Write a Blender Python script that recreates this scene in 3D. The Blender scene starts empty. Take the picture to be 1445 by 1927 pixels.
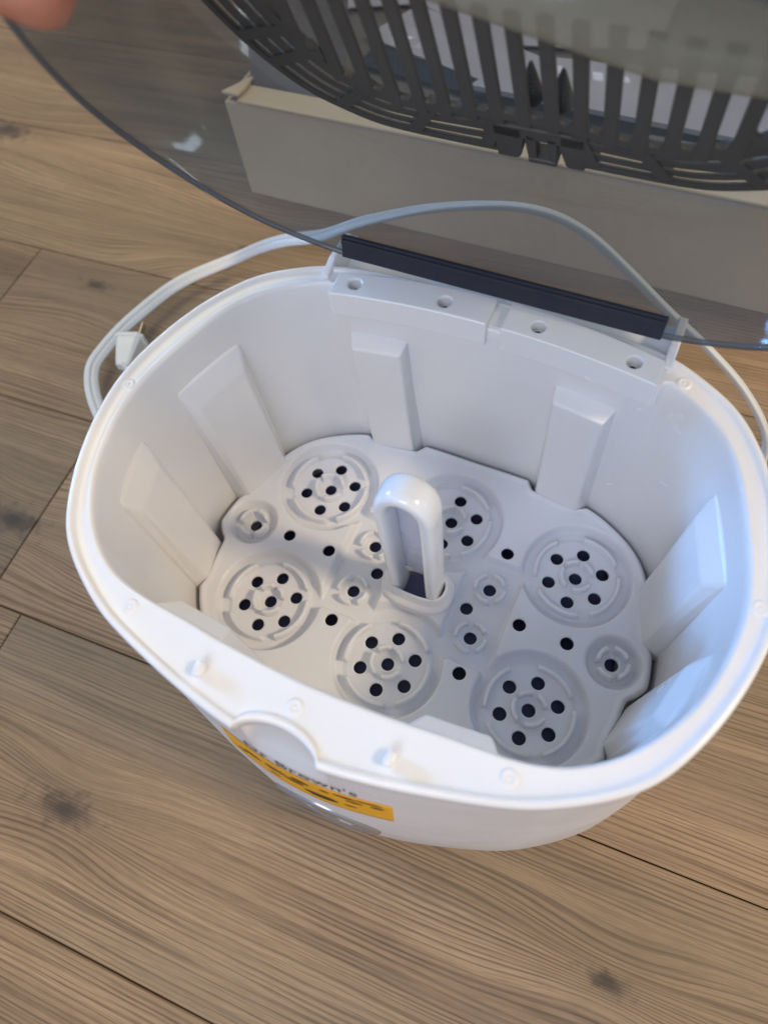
import bpy, bmesh, math, random
import numpy as np
from mathutils import Vector, Matrix
random.seed(4)
PI = math.pi
sc = bpy.context.scene
col = sc.collection

# ------------------------------------------------------------------ camera
cd = bpy.data.cameras.new('camera'); cam = bpy.data.objects.new('camera', cd); col.objects.link(cam)
cam.matrix_world = Matrix(((0.90659881, -0.33190176, 0.26061431, 0.07235126),
                           (0.41223883, 0.82858502, -0.37882189, -0.12726207),
                           (-0.09020946, 0.45087481, 0.88801698, 0.39288316),
                           (0, 0, 0, 1)))
cd.sensor_fit = 'HORIZONTAL'; cd.sensor_width = 36.0; cd.lens = 32.27
cd.clip_start = 0.01; cd.clip_end = 50
cd.dof.use_dof = True; cd.dof.focus_distance = 0.375; cd.dof.aperture_fstop = 9.0
sc.camera = cam

# ------------------------------------------------------------------ light (indoor lamps)
w = bpy.data.worlds.new('World'); sc.world = w; w.use_nodes = True
bg = w.node_tree.nodes['Background']; bg.inputs[0].default_value = (0.77, 0.84, 1.0, 1); bg.inputs[1].default_value = 0.48
sc.view_settings.view_transform = 'Standard'; sc.view_settings.look = 'None'; sc.view_settings.exposure = 0.02; sc.view_settings.gamma = 1

def area(name, loc, target, size, size_y, power, color, spread=180):
    l = bpy.data.lights.new(name, 'AREA'); l.shape = 'RECTANGLE'; l.size = size; l.size_y = size_y
    l.energy = power; l.color = color; l.spread = math.radians(spread)
    o = bpy.data.objects.new(name, l); col.objects.link(o); o.location = loc
    d = Vector(target) - Vector(loc); o.rotation_euler = d.to_track_quat('-Z', 'Y').to_euler()
    return o
area('warm_room_lamp', (1.35, 0.12, 1.35), (0, 0, 0.05), 0.22, 0.22, 17, (1.0, 0.77, 0.46))
area('window_light', (-1.7, 0.16, 0.62), (0.14, 0.02, 0.09), 0.6, 0.4, 0.62, (0.16, 0.45, 1.0), 13)
area('upper_left_fill_light', (-1.15, 0.75, 1.6), (-0.25, 0.15, 0), 0.9, 0.9, 9, (1.0, 0.88, 0.50))  # added fill from above, placed to brighten the upper-left floor; no ceiling fixture known

area('front_fill_light', (0.0, -1.75, 1.75), (0.05, 0.12, 0.05), 1.1, 0.9, 22, (0.78, 0.84, 1.0))  # broad fill added to lift the tub's back wall and carton face
area('low_side_window', (1.65, 0.47, 0.22), (-0.13, 0.08, 0.20), 0.06, 0.6, 2.6, (0.72, 0.87, 1.0))

# ------------------------------------------------------------------ helpers
def tag(o, label=None, cat=None, group=None, kind=None):
    if label: o['label'] = label
    if cat: o['category'] = cat
    if group: o['group'] = group
    if kind: o['kind'] = kind
    return o
def empty(name, loc=(0, 0, 0)):
    o = bpy.data.objects.new(name, None); col.objects.link(o); o.location = loc; o.empty_display_size = 0.02
    return o
def par(o, p):
    if p is not None:
        o.parent = p
        o.matrix_parent_inverse = Matrix.Translation(-Vector(world_loc(p)))
    return o
def world_loc(p):
    v = Vector(p.location)
    q = p.parent
    while q is not None:
        v = v + Vector(q.location) + Vector(p.matrix_parent_inverse.translation); p = q; q = q.parent
    return v
def link_mesh(name, me, mat, parent=None, smooth=True):
    o = bpy.data.objects.new(name, me); col.objects.link(o)
    if mat is not None and len(me.materials) == 0: me.materials.append(mat)
    if smooth: me.polygons.foreach_set('use_smooth', [True] * len(me.polygons))
    return par(o, parent)
def pymesh(name, V, F, mat, parent=None, smooth=True):
    me = bpy.data.meshes.new(name); me.from_pydata([tuple(map(float, v)) for v in V], [], [tuple(map(int, f)) for f in F]); me.update()
    return link_mesh(name, me, mat, parent, smooth)
def bmobj(name, bm, mat, parent=None, smooth=False):
    me = bpy.data.meshes.new(name); bmesh.ops.recalc_face_normals(bm, faces=bm.faces); bm.to_mesh(me); bm.free()
    return link_mesh(name, me, mat, parent, smooth)
def bevel(o, wd, seg=2, ang=30):
    m = o.modifiers.new('bevel', 'BEVEL'); m.width = wd; m.segments = seg; m.limit_method = 'ANGLE'; m.angle_limit = math.radians(ang); m.harden_normals = False
    return o
def box_bm(bm, x0, x1, y0, y1, z0, z1, M=None):
    vs = []
    for z in (z0, z1):
        for a, b in ((x0, y0), (x1, y0), (x1, y1), (x0, y1)):
            p = Vector((a, b, z)); vs.append(bm.verts.new(M @ p if M else p))
    for f in ((3, 2, 1, 0), (4, 5, 6, 7), (0, 1, 5, 4), (1, 2, 6, 5), (2, 3, 7, 6), (3, 0, 4, 7)):
        bm.faces.new([vs[i] for i in f])
def prism_bm(bm, poly, z0, z1, M=None):
    a = [bm.verts.new((M @ Vector((x, y, z0))) if M else (x, y, z0)) for x, y in poly]
    b = [bm.verts.new((M @ Vector((x, y, z1))) if M else (x, y, z1)) for x, y in poly]
    n = len(poly)
    bm.faces.new(a[::-1]); bm.faces.new(b)
    for i in range(n): bm.faces.new((a[i], a[(i + 1) % n], b[(i + 1) % n], b[i]))
def catmull(P, n=10, closed=False):
    P = [np.array(p, float) for p in P]; out = []
    N = len(P); rng = range(N if closed else N - 1)
    for i in rng:
        if closed: p0, p1, p2, p3 = P[i - 1], P[i], P[(i + 1) % N], P[(i + 2) % N]
        else: p0, p1, p2, p3 = P[max(i - 1, 0)], P[i], P[i + 1], P[min(i + 2, N - 1)]
        for k in range(n):
            t = k / n
            out.append(0.5 * ((2 * p1) + (p2 - p0) * t + (2 * p0 - 5 * p1 + 4 * p2 - p3) * t * t + (-p0 + 3 * p1 - 3 * p2 + p3) * t ** 3))
    if not closed: out.append(P[-1])
    return np.array(out)
def tube(path, section, up=None, cap=True, twist=None):
    """sweep a closed 2-D section along a 3-D path -> V, F"""
    P = [Vector(p) for p in path]; V = []; F = []
    m = len(section); n = len(P)
    T = [(P[min(i + 1, n - 1)] - P[max(i - 1, 0)]).normalized() for i in range(n)]
    nrm = Vector(up) if up else T[0].orthogonal()
    nrm = (nrm - T[0] * nrm.dot(T[0])).normalized()
    for i in range(n):
        nrm = (nrm - T[i] * nrm.dot(T[i])).normalized(); bn = T[i].cross(nrm)
        a = twist(i / (n - 1)) if twist else 0; ca, sa = math.cos(a), math.sin(a)
        for (u, v) in section:
            uu, vv = u * ca - v * sa, u * sa + v * ca
            V.append(P[i] + nrm * uu + bn * vv)
    for i in range(n - 1):
        for j in range(m):
            a = i * m + j; b = i * m + (j + 1) % m
            F.append((a, b, b + m, a + m))
    if cap: F.append(tuple(range(m))[::-1]); F.append(tuple((n - 1) * m + j for j in range(m)))
    return V, F
def circ(r, n=12, ry=None, cx=0, cy=0):
    ry = r if ry is None else ry
    return [(cx + r * math.cos(2 * PI * i / n), cy + ry * math.sin(2 * PI * i / n)) for i in range(n)]

# ------------------------------------------------------------------ materials
def mat(name):
    m = bpy.data.materials.new(name); m.use_nodes = True
    nt = m.node_tree; return m, nt, nt.nodes['Principled BSDF']
def plastic(name, colr, rough=0.3, bump=0.0, sss=0.0, coat=0.0, var=0.03, scale=60, spec=0.5):
    m, nt, b = mat(name)
    tc = nt.nodes.new('ShaderNodeTexCoord'); n = nt.nodes.new('ShaderNodeTexNoise'); n.inputs['Scale'].default_value = scale; n.inputs['Detail'].default_value = 5
    nt.links.new(tc.outputs['Object'], n.inputs['Vector'])
    mx = nt.nodes.new('ShaderNodeMixRGB'); mx.inputs[1].default_value = (*[c * (1 - var) for c in colr], 1); mx.inputs[2].default_value = (*[min(1, c * (1 + var)) for c in colr], 1)
    nt.links.new(n.outputs['Fac'], mx.inputs[0]); nt.links.new(mx.outputs[0], b.inputs['Base Color'])
    mr = nt.nodes.new('ShaderNodeMapRange'); mr.inputs['To Min'].default_value = rough * 0.8; mr.inputs['To Max'].default_value = rough * 1.25
    nt.links.new(n.outputs['Fac'], mr.inputs['Value']); nt.links.new(mr.outputs[0], b.inputs['Roughness'])
    sm_ = nt.nodes.new('ShaderNodeTexNoise'); sm_.inputs['Scale'].default_value = 9; sm_.inputs['Detail'].default_value = 8; sm_.inputs['Distortion'].default_value = 1.2; nt.links.new(tc.outputs['Object'], sm_.inputs['Vector'])
    ms_ = nt.nodes.new('ShaderNodeMapRange'); ms_.inputs['From Min'].default_value = 0.45; ms_.inputs['From Max'].default_value = 0.65; ms_.inputs['To Max'].default_value = rough * 0.3; nt.links.new(sm_.outputs['Fac'], ms_.inputs['Value'])
    ad_ = nt.nodes.new('ShaderNodeMath'); ad_.operation = 'ADD'; nt.links.new(mr.outputs[0], ad_.inputs[0]); nt.links.new(ms_.outputs[0], ad_.inputs[1]); nt.links.new(ad_.outputs[0], b.inputs['Roughness'])
    b.inputs['Coat Weight'].default_value = coat; b.inputs['Coat Roughness'].default_value = 0.08
    b.inputs['Specular IOR Level'].default_value = spec
    if sss: b.inputs['Subsurface Weight'].default_value = sss; b.inputs['Subsurface Radius'].default_value = (0.004, 0.0035, 0.003); b.inputs['Subsurface Scale'].default_value = 1
    if bump:
        n2 = nt.nodes.new('ShaderNodeTexNoise'); n2.inputs['Scale'].default_value = 900; nt.links.new(tc.outputs['Object'], n2.inputs['Vector'])
        bp = nt.nodes.new('ShaderNodeBump'); bp.inputs['Strength'].default_value = bump; bp.inputs['Distance'].default_value = 0.0004
        nt.links.new(n2.outputs['Fac'], bp.inputs['Height']); nt.links.new(bp.outputs[0], b.inputs['Normal'])
    return m
M_tub = plastic('white_tub_plastic', (0.825, 0.815, 0.815), 0.20, bump=0.03, var=0.012)
M_tray = plastic('white_tray_plastic', (0.83, 0.84, 0.885), 0.18, var=0.015)
M_handle = plastic('milky_handle_plastic', (0.80, 0.82, 0.86), 0.12, sss=0.35, coat=0.4)
M_web = plastic('milky_web_plastic', (0.50, 0.53, 0.64), 0.25, sss=0.3)
M_cord = plastic('white_cord_vinyl', (0.68, 0.68, 0.66), 0.35, bump=0.08)
M_plug = plastic('white_plug_plastic', (0.75, 0.74, 0.68), 0.35)
M_dark = plastic('dark_basket_plastic', (0.085, 0.079, 0.072), 0.45, var=0.2)
M_navy = plastic('navy_hinge_plastic', (0.016, 0.018, 0.032), 0.6, var=0.2)
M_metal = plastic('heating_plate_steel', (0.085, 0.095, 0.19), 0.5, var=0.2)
M_screw = plastic('dark_screw_steel', (0.012, 0.011, 0.010), 0.45, var=0.3); M_screw.node_tree.nodes['Principled BSDF'].inputs['Metallic'].default_value = 0.3
M_brass = plastic('nickel_prong', (0.55, 0.52, 0.42), 0.3); M_brass.node_tree.nodes['Principled BSDF'].inputs['Metallic'].default_value = 1
M_amber = plastic('amber_sticker_print', (0.88, 0.42, 0.006), 0.4)
M_ink = plastic('dark_grey_ink', (0.10, 0.10, 0.11), 0.5)
M_ink2 = plastic('black_sticker_ink', (0.05, 0.03, 0.01), 0.5)
M_carton = plastic('cream_carton_board', (0.85, 0.68, 0.46), 0.8, bump=0.3, var=0.06, scale=25)
M_insert = plastic('grey_pink_board', (0.22, 0.19, 0.18), 0.9, bump=0.4, var=0.12, scale=18)
M_paper = plastic('white_leaflet_paper', (0.60, 0.58, 0.68), 0.7, var=0.03)
M_blue = plastic('dark_blue_pouch', (0.012, 0.013, 0.035), 0.4, var=0.3)
M_tong = plastic('grey_tong_plastic', (0.10, 0.10, 0.10), 0.4, var=0.2)
M_ring = plastic('silver_dial_plastic', (0.42, 0.43, 0.46), 0.18); M_ring.node_tree.nodes['Principled BSDF'].inputs['Metallic'].default_value = 0.6
def smoky(name, tint, fac0=0.05, rough=0.03, haze=0.05, hcol=(0.2, 0.22, 0.25)):
    m, nt, b = mat(name); nt.nodes.remove(b)
    out = nt.nodes['Material Output']
    tr = nt.nodes.new('ShaderNodeBsdfTransparent'); tr.inputs[0].default_value = (*tint, 1)
    df = nt.nodes.new('ShaderNodeBsdfDiffuse'); df.inputs[0].default_value = (*hcol, 1)
    m1 = nt.nodes.new('ShaderNodeMixShader')
    tc = nt.nodes.new('ShaderNodeTexCoord'); nz = nt.nodes.new('ShaderNodeTexNoise'); nz.inputs['Scale'].default_value = 14; nz.inputs['Detail'].default_value = 4
    nt.links.new(tc.outputs['Object'], nz.inputs['Vector'])
    mr = nt.nodes.new('ShaderNodeMapRange'); mr.inputs['To Min'].default_value = haze * 0.7; mr.inputs['To Max'].default_value = haze * 1.3
    nt.links.new(nz.outputs['Fac'], mr.inputs['Value']); nt.links.new(mr.outputs[0], m1.inputs[0])
    nt.links.new(tr.outputs[0], m1.inputs[1]); nt.links.new(df.outputs[0], m1.inputs[2])
    gl = nt.nodes.new('ShaderNodeBsdfGlossy'); gl.inputs['Roughness'].default_value = rough
    lw = nt.nodes.new('ShaderNodeLayerWeight'); lw.inputs[0].default_value = 0.5
    pw = nt.nodes.new('ShaderNodeMath'); pw.operation = 'POWER'; pw.inputs[1].default_value = 5.0; nt.links.new(lw.outputs['Facing'], pw.inputs[0])
    ma = nt.nodes.new('ShaderNodeMath'); ma.operation = 'MULTIPLY_ADD'; ma.inputs[1].default_value = 0.35; ma.inputs[2].default_value = 0.035; nt.links.new(pw.outputs[0], ma.inputs[0])
    m2 = nt.nodes.new('ShaderNodeMixShader'); nt.links.new(ma.outputs[0], m2.inputs[0])
    nt.links.new(m1.outputs[0], m2.inputs[1]); nt.links.new(gl.outputs[0], m2.inputs[2]); nt.links.new(m2.outputs[0], out.inputs['Surface'])
    return m
M_lid = smoky('smoky_grey_lid', (0.51, 0.545, 0.56), haze=0.31, rough=0.05, hcol=(0.22, 0.28, 0.33))
M_lidrim = smoky('smoky_lid_rim', (0.62, 0.64, 0.66), haze=0.45, hcol=(0.28, 0.30, 0.34))
M_olive = smoky('translucent_basket_floor', (0.90, 0.89, 0.80), haze=0.5, rough=0.25, hcol=(0.44, 0.43, 0.35))

# wood planks -----------------------------------------------------
FA = math.radians(3.3); FZ = -0.05
KNOTS = [(-0.157, -0.200, 0.022, 0.0085), (0.167, -0.147, 0.020, 0.005), (-0.318, -0.050, 0.03, 0.010), (-0.635, 0.334, 0.045, 0.012), (-0.40, 0.175, 0.04, 0.006), (-0.29, 0.262, 0.05, 0.004), (0.33, -0.21, 0.03, 0.008)]
def wood():
    m, nt, b = mat('brushed_oak_vinyl'); L = nt.links.new; N = nt.nodes.new
    geo = N('ShaderNodeNewGeometry'); mp = N('ShaderNodeMapping'); mp.vector_type = 'POINT'; mp.inputs['Rotation'].default_value = (0, 0, -FA)
    L(geo.outputs['Position'], mp.inputs['Vector'])
    sep = N('ShaderNodeSeparateXYZ'); L(mp.outputs[0], sep.inputs[0])
    def math_(op, a, b_=None, c=None):
        n = N('ShaderNodeMath'); n.operation = op
        for i, v in enumerate((a, b_, c)):
            if v is None: continue
            if isinstance(v, (int, float)): n.inputs[i].default_value = v
            else: L(v, n.inputs[i])
        return n.outputs[0]
    u, v = sep.outputs['X'], sep.outputs['Y']
    oi = N('ShaderNodeObjectInfo')
    # slow wander of the figure
    cz = N('ShaderNodeCombineXYZ'); L(math_('MULTIPLY', u, 2.2), cz.inputs[0]); L(math_('MULTIPLY', v, 7.0), cz.inputs[1]); L(math_('MULTIPLY', oi.outputs['Random'], 37.0), cz.inputs[2])
    nz = N('ShaderNodeTexNoise'); nz.inputs['Scale'].default_value = 1.6; nz.inputs['Detail'].default_value = 3; L(cz.outputs[0], nz.inputs['Vector'])
    vv = math_('ADD', v, math_('MULTIPLY', math_('SUBTRACT', nz.outputs['Fac'], 0.5), 0.008))
    dark = None
    kn = N('ShaderNodeTexNoise'); kn.inputs['Scale'].default_value = 120; kn.inputs['Detail'].default_value = 4; L(geo.outputs['Position'], kn.inputs['Vector'])
    ca, sa = math.cos(FA), math.sin(FA)
    for (kx, ky, sg, core) in KNOTS:
        ku, kv = kx * ca + ky * sa, -kx * sa + ky * ca
        du = math_('MULTIPLY', math_('SUBTRACT', u, ku), 0.42); dv = math_('SUBTRACT', v, kv)
        r2 = math_('ADD', math_('MULTIPLY', du, du), math_('MULTIPLY', dv, dv))
        g = math_('EXPONENT', math_('MULTIPLY', r2, -1.0 / (sg * sg)))
        vv = math_('ADD', vv, math_('MULTIPLY', math_('MULTIPLY', dv, g), 1.0))
        k = math_('EXPONENT', math_('MULTIPLY', math_('MULTIPLY', r2, math_('MAXIMUM', math_('ADD', math_('MULTIPLY', kn.outputs['Fac'], 5.0), -1.3), 0.45)), -1.0 / (core * core)))
        k2 = math_('MULTIPLY', g, 0.12)
        k = math_('MAXIMUM', k, k2)
        dark = k if dark is None else math_('MAXIMUM', dark, k)
    off = math_('MULTIPLY', oi.outputs['Random'], 11.0)
    def grain(su, sv, sc_, det, rough_=0.6):
        c = N('ShaderNodeCombineXYZ'); L(math_('MULTIPLY', u, su), c.inputs[0]); L(math_('MULTIPLY', vv, sv), c.inputs[1]); L(off, c.inputs[2])
        n = N('ShaderNodeTexNoise'); n.inputs['Scale'].default_value = sc_; n.inputs['Detail'].default_value = det; n.inputs['Roughness'].default_value = rough_
        L(c.outputs[0], n.inputs['Vector']); return n.outputs['Fac']
    wob = grain(2.0, 60, 1, 2.0, 0.5)
    wave = math_('SINE', math_('ADD', math_('MULTIPLY', vv, 2 * PI / 0.0031), math_('MULTIPLY', wob, 34.0)))
    rnd_ = grain(6.0, 900, 1, 3.0, 0.6)
    fine = math_('ADD', math_('MULTIPLY', math_('ADD', math_('MULTIPLY', wave, 0.5), 0.5), 0.24), math_('MULTIPLY', rnd_, 0.74))
    mid = grain(3, 120, 1, 4)
    big = grain(2.2, 24, 1, 5)
    blot = grain(9, 26, 1, 6, 0.65)
    r1 = N('ShaderNodeValToRGB'); e = r1.color_ramp.elements
    e[0].position = 0.28; e[0].color = (0.150, 0.094, 0.053, 1); e[1].position = 0.76; e[1].color = (0.43, 0.292, 0.168, 1)
    x = e.new(0.5); x.color = (0.285, 0.184, 0.102, 1)
    s = math_('ADD', math_('MULTIPLY', mid, 0.40), math_('ADD', math_('MULTIPLY', big, 0.42), math_('MULTIPLY', blot, 0.18)))
    s2 = math_('ADD', math_('MULTIPLY', math_('SUBTRACT', s, 0.5), 1.25), 0.5)
    tone = math_('MULTIPLY', math_('SUBTRACT', oi.outputs['Random'], 0.5), 0.12)
    L(math_('ADD', s2, tone), r1.inputs[0])
    # brushed lines darken
    r2_ = N('ShaderNodeValToRGB'); e = r2_.color_ramp.elements; e[0].position = 0.32; e[0].color = (0.50, 0.45, 0.41, 1); e[1].position = 0.52; e[1].color = (1.08, 1.08, 1.08, 1)
    L(fine, r2_.inputs[0])
    patch = grain(6, 12, 1, 3)
    pm = N('ShaderNodeMapRange'); pm.inputs['From Min'].default_value = 0.38; pm.inputs['From Max'].default_value = 0.55; pm.inputs['To Min'].default_value = 0.35; pm.inputs['To Max'].default_value = 1.0; L(patch, pm.inputs['Value'])
    mu = N('ShaderNodeMixRGB'); mu.blend_type = 'MULTIPLY'; L(pm.outputs[0], mu.inputs[0]); L(r1.outputs[0], mu.inputs[1]); L(r2_.outputs[0], mu.inputs[2])
    pore = grain(60, 2600, 1, 2.0, 0.6)
    pr_ = N('ShaderNodeMapRange'); pr_.inputs['From Min'].default_value = 0.30; pr_.inputs['From Max'].default_value = 0.62; pr_.inputs['To Min'].default_value = 0.74; pr_.inputs['To Max'].default_value = 1.10; L(pore, pr_.inputs['Value'])
    mp2 = N('ShaderNodeMixRGB'); mp2.blend_type = 'MULTIPLY'; mp2.inputs[0].default_value = 1.0; L(mu.outputs[0], mp2.inputs[1]); L(pr_.outputs[0], mp2.inputs[2])
    grey = grain(1.5, 7, 1, 3, 0.5)
    gr_ = N('ShaderNodeMapRange'); gr_.inputs['From Min'].default_value = 0.42; gr_.inputs['From Max'].default_value = 0.66; gr_.inputs['To Max'].default_value = 0.40; L(grey, gr_.inputs['Value'])
    mg = N('ShaderNodeMixRGB'); L(gr_.outputs[0], mg.inputs[0]); L(mp2.outputs[0], mg.inputs[1]); mg.inputs[2].default_value = (0.175, 0.142, 0.092, 1); mu = mg
    dark = math_('MULTIPLY', dark, math_('ADD', math_('MULTIPLY', rnd_, 1.6), 0.15))
    mk = N('ShaderNodeMixRGB'); L(dark, mk.inputs[0]); L(mu.outputs[0], mk.inputs[1]); mk.inputs[2].default_value = (0.045, 0.032, 0.022, 1)
    L(mk.outputs[0], b.inputs['Base Color'])
    rr = N('ShaderNodeMapRange'); rr.inputs['To Min'].default_value = 0.62; rr.inputs['To Max'].default_value = 0.42; L(fine, rr.inputs['Value']); L(rr.outputs[0], b.inputs['Roughness'])
    bu = N('ShaderNodeBump'); bu.inputs['Strength'].default_value = 0.5; bu.inputs['Distance'].default_value = 0.0006
    L(math_('ADD', math_('MULTIPLY', fine, 0.8), math_('MULTIPLY', mid, 0.5)), bu.inputs['Height']); L(bu.outputs[0], b.inputs['Normal'])
    b.inputs['Specular IOR Level'].default_value = 0.45
    return m
M_wood = wood()
M_sub = plastic('dark_underlay', (0.02, 0.016, 0.012), 0.9)
M_wall = plastic('warm_wall_paint', (0.55, 0.52, 0.46), 0.8)

# ------------------------------------------------------------------ floor of planks
bm = bmesh.new(); box_bm(bm, -4, 4, -4, 4, FZ - 0.02, FZ - 0.0042); floor = bmobj('floor', bm, M_sub); tag(floor, kind='structure')
Mf = Matrix.Rotation(FA, 4, 'Z')
PW = 0.159; PL = 1.22; gap = 0.0008
pm_ = {}
def plank(u0, u1, v0, v1):
    ln = round(u1 - u0, 4)
    if ln not in pm_:
        bm = bmesh.new(); box_bm(bm, gap / 2, ln - gap / 2, gap / 2, PW - gap / 2, -0.004, 0)
        me = bpy.data.meshes.new('plank'); bmesh.ops.recalc_face_normals(bm, faces=bm.faces)
        bmesh.ops.bevel(bm, geom=[e for e in bm.edges if e.verts[0].co.z > -0.001 and e.verts[1].co.z > -0.001], offset=0.0007, segments=1, affect='EDGES')
        bm.to_mesh(me); bm.free(); me.materials.append(M_wood); pm_[ln] = me
    o = bpy.data.objects.new('plank', pm_[ln]); col.objects.link(o)
    o.matrix_world = Mf @ Matrix.Translation((u0, v0, FZ)); o.parent = floor
V0 = -0.0928
# end joint seen left of the tub at u about -0.296 on the row above V0
for k in range(-7, 13):
    rnd = random.Random(k * 7 + 3)
    st = {0: -0.302}.get(k, None)
    if st is None: st = {-1: 0.95, -2: 0.6, 1: 0.75, 2: 0.43, 3: 1.0, 4: -0.9}.get(k, rnd.uniform(0, PL))
    u = st - 3 * PL
    while u < 2.6:
        if u + PL > -2.6: plank(u, u + PL, V0 + k * PW, V0 + (k + 1) * PW)
        u += PL

# ------------------------------------------------------------------ outlines
def polar(pts, n=1440, cy=-0.010, sm=6):
    pts = np.array(pts) / 1000.0
    full = np.concatenate([pts, (pts * [-1, 1])[::-1][1:-1]])
    c = catmull(full, 14, True)
    th = np.arctan2(c[:, 1] - cy, c[:, 0]); r = np.hypot(c[:, 0], c[:, 1] - cy)
    o = np.argsort(th); th = th[o]; r = r[o]
    T = -PI + 2 * PI * (np.arange(n) + 0.5) / n
    R = np.interp(T, th, r, period=2 * PI)
    if sm:
        k = np.exp(-np.linspace(-2, 2, 2 * sm + 1) ** 2); k /= k.sum()
        R = np.convolve(np.concatenate([R[-sm:], R, R[:sm]]), k, 'valid')
    return T, R
CY = -0.010; NT = 1440
TH, RO = polar([(0, 103), (40, 102.5), (80, 99), (101, 90.5), (119, 78), (133, 58), (142, 37), (148, 14), (149.5, -6), (146.5, -28), (139, -52), (127.5, -74), (116, -86), (101, -96), (86, -103.5), (65, -110), (41, -116), (18, -120), (0, -121)], sm=22)
_, RI = polar([(0, 95), (40, 94.5), (76, 89), (96, 80.5), (111, 70), (122, 55), (131, 31), (137.5, 6), (138.5, -14), (134, -38), (127, -54.5), (117, -69), (108, -77.5), (97, -84.5), (85, -88.5), (70, -90.5), (55, -91.5), (35, -93.5), (0, -95)], sm=22)
CT, ST = np.cos(TH), np.sin(TH)
def ring(R, z): return np.stack([R * CT, CY + R * ST, np.full_like(R, 0) + z], 1)
def loft(name, rings, mat_, parent, close_start=False, close_end=False):
    n = len(rings[0]); V = np.concatenate(rings); nr = len(rings)
    i = np.arange(n); j = (i + 1) % n
    F = np.concatenate([np.stack([k * n + i, k * n + j, (k + 1) * n + j, (k + 1) * n + i], 1) for k in range(nr - 1)])
    me = bpy.data.meshes.new(name); F = F.tolist()
    if close_start: F.append(list(range(n))[::-1])
    if close_end: F.append([(nr - 1) * n + q for q in range(n)])
    me.from_pydata(V.tolist(), [], F); me.update()
    return link_mesh(name, me, mat_, parent)

# ------------------------------------------------------------------ steriliser
ster = empty('bottle_steriliser', (0, 0, FZ))
tag(ster, 'white plastic bottle steriliser tub standing open on the wood floor with raised smoky lid', 'steriliser')
FW = np.clip(-ST, 0, 1) ** 1.2
XO = RO * CT
def e_prof(z): return np.interp(z, [-0.05, -0.045, -0.03, 0, 0.03, 0.06, 0.09, 0.11, 0.132], [0.006, 0.0115, 0.0145, 0.0138, 0.0115, 0.0083, 0.0038, 0.0012, -0.0018])
SC_W = 0.0175
def scoop(z, extra=0.0):
    dep = max(0.0, 1 - ((0.143 - z) / 0.034) ** 2) ** 0.5 if z < 0.143 else 1.0
    x = np.clip(1 - (XO / SC_W) ** 2, 0, 1) ** 0.55
    return np.where((ST < 0) & (np.abs(XO) < SC_W), -0.0085 * dep * x, 0.0)
def ro_at(z, extra=0): 
    return RO + e_prof(z) * (0.35 + 0.65 * FW) + scoop(z)
rings = [ring(ro_at(-0.05) * 0.9, -0.0500)]
for z in (-0.0499, -0.048, -0.045, -0.038, -0.03, -0.015, 0, 0.015, 0.03, 0.045, 0.06, 0.075, 0.09, 0.10, 0.108, 0.112, 0.116, 0.12, 0.124, 0.128, 0.1315):
    rings.append(ring(ro_at(z), z))
for d, z in ((-0.0018, 0.1325), (0.0002, 0.1328), (0.0008, 0.1336), (0.0008, 0.1396), (0.0003, 0.1411), (-0.0008, 0.1418), (-0.0019, 0.1418), (-0.0028, 0.1412), (-0.0034, 0.1405), (-0.0041, 0.1403), (-0.0052, 0.1401)):
    rings.append(ring(RO + scoop(0.143) + d, z))
XI = RI * CT
BT = np.where(ST > 0, np.clip((0.084 - np.abs(XI - 0.004)) / 0.006, 0, 1), 0.0)
for d, z in ((0.0030, 0.1401), (0.0022, 0.1404), (0.0012, 0.1403), (0.0004, 0.1396), (0.0, 0.1382), (0.0, 0.134)):
    rings.append(ring(RI + d - BT * 0.0088, z if z > 0.139 else z))
for z in (0.12, 0.09, 0.06, 0.03, 0.01, -0.006): rings.append(ring(RI + 0.0008 * (0.134 - z) / 0.14 - BT * 0.0088 * max(0, z) / 0.134, z))
rings.append(ring(RI - 0.0015, -0.0105)); rings.append(ring(RI - 0.006, -0.012)); rings.append(ring(RI * 0.3, -0.012))
body = loft('tub', rings, M_tub, ster, True, True)

# dark heating plate in the tub floor
V = []; 
rr = [ring(RI * 0.86, -0.0118), ring(RI * 0.86, -0.0085), ring(RI * 0.84, -0.0075), ring(RI * 0.2, -0.0072)]
loft('heating_plate', rr, M_metal, ster, False, True)

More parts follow.
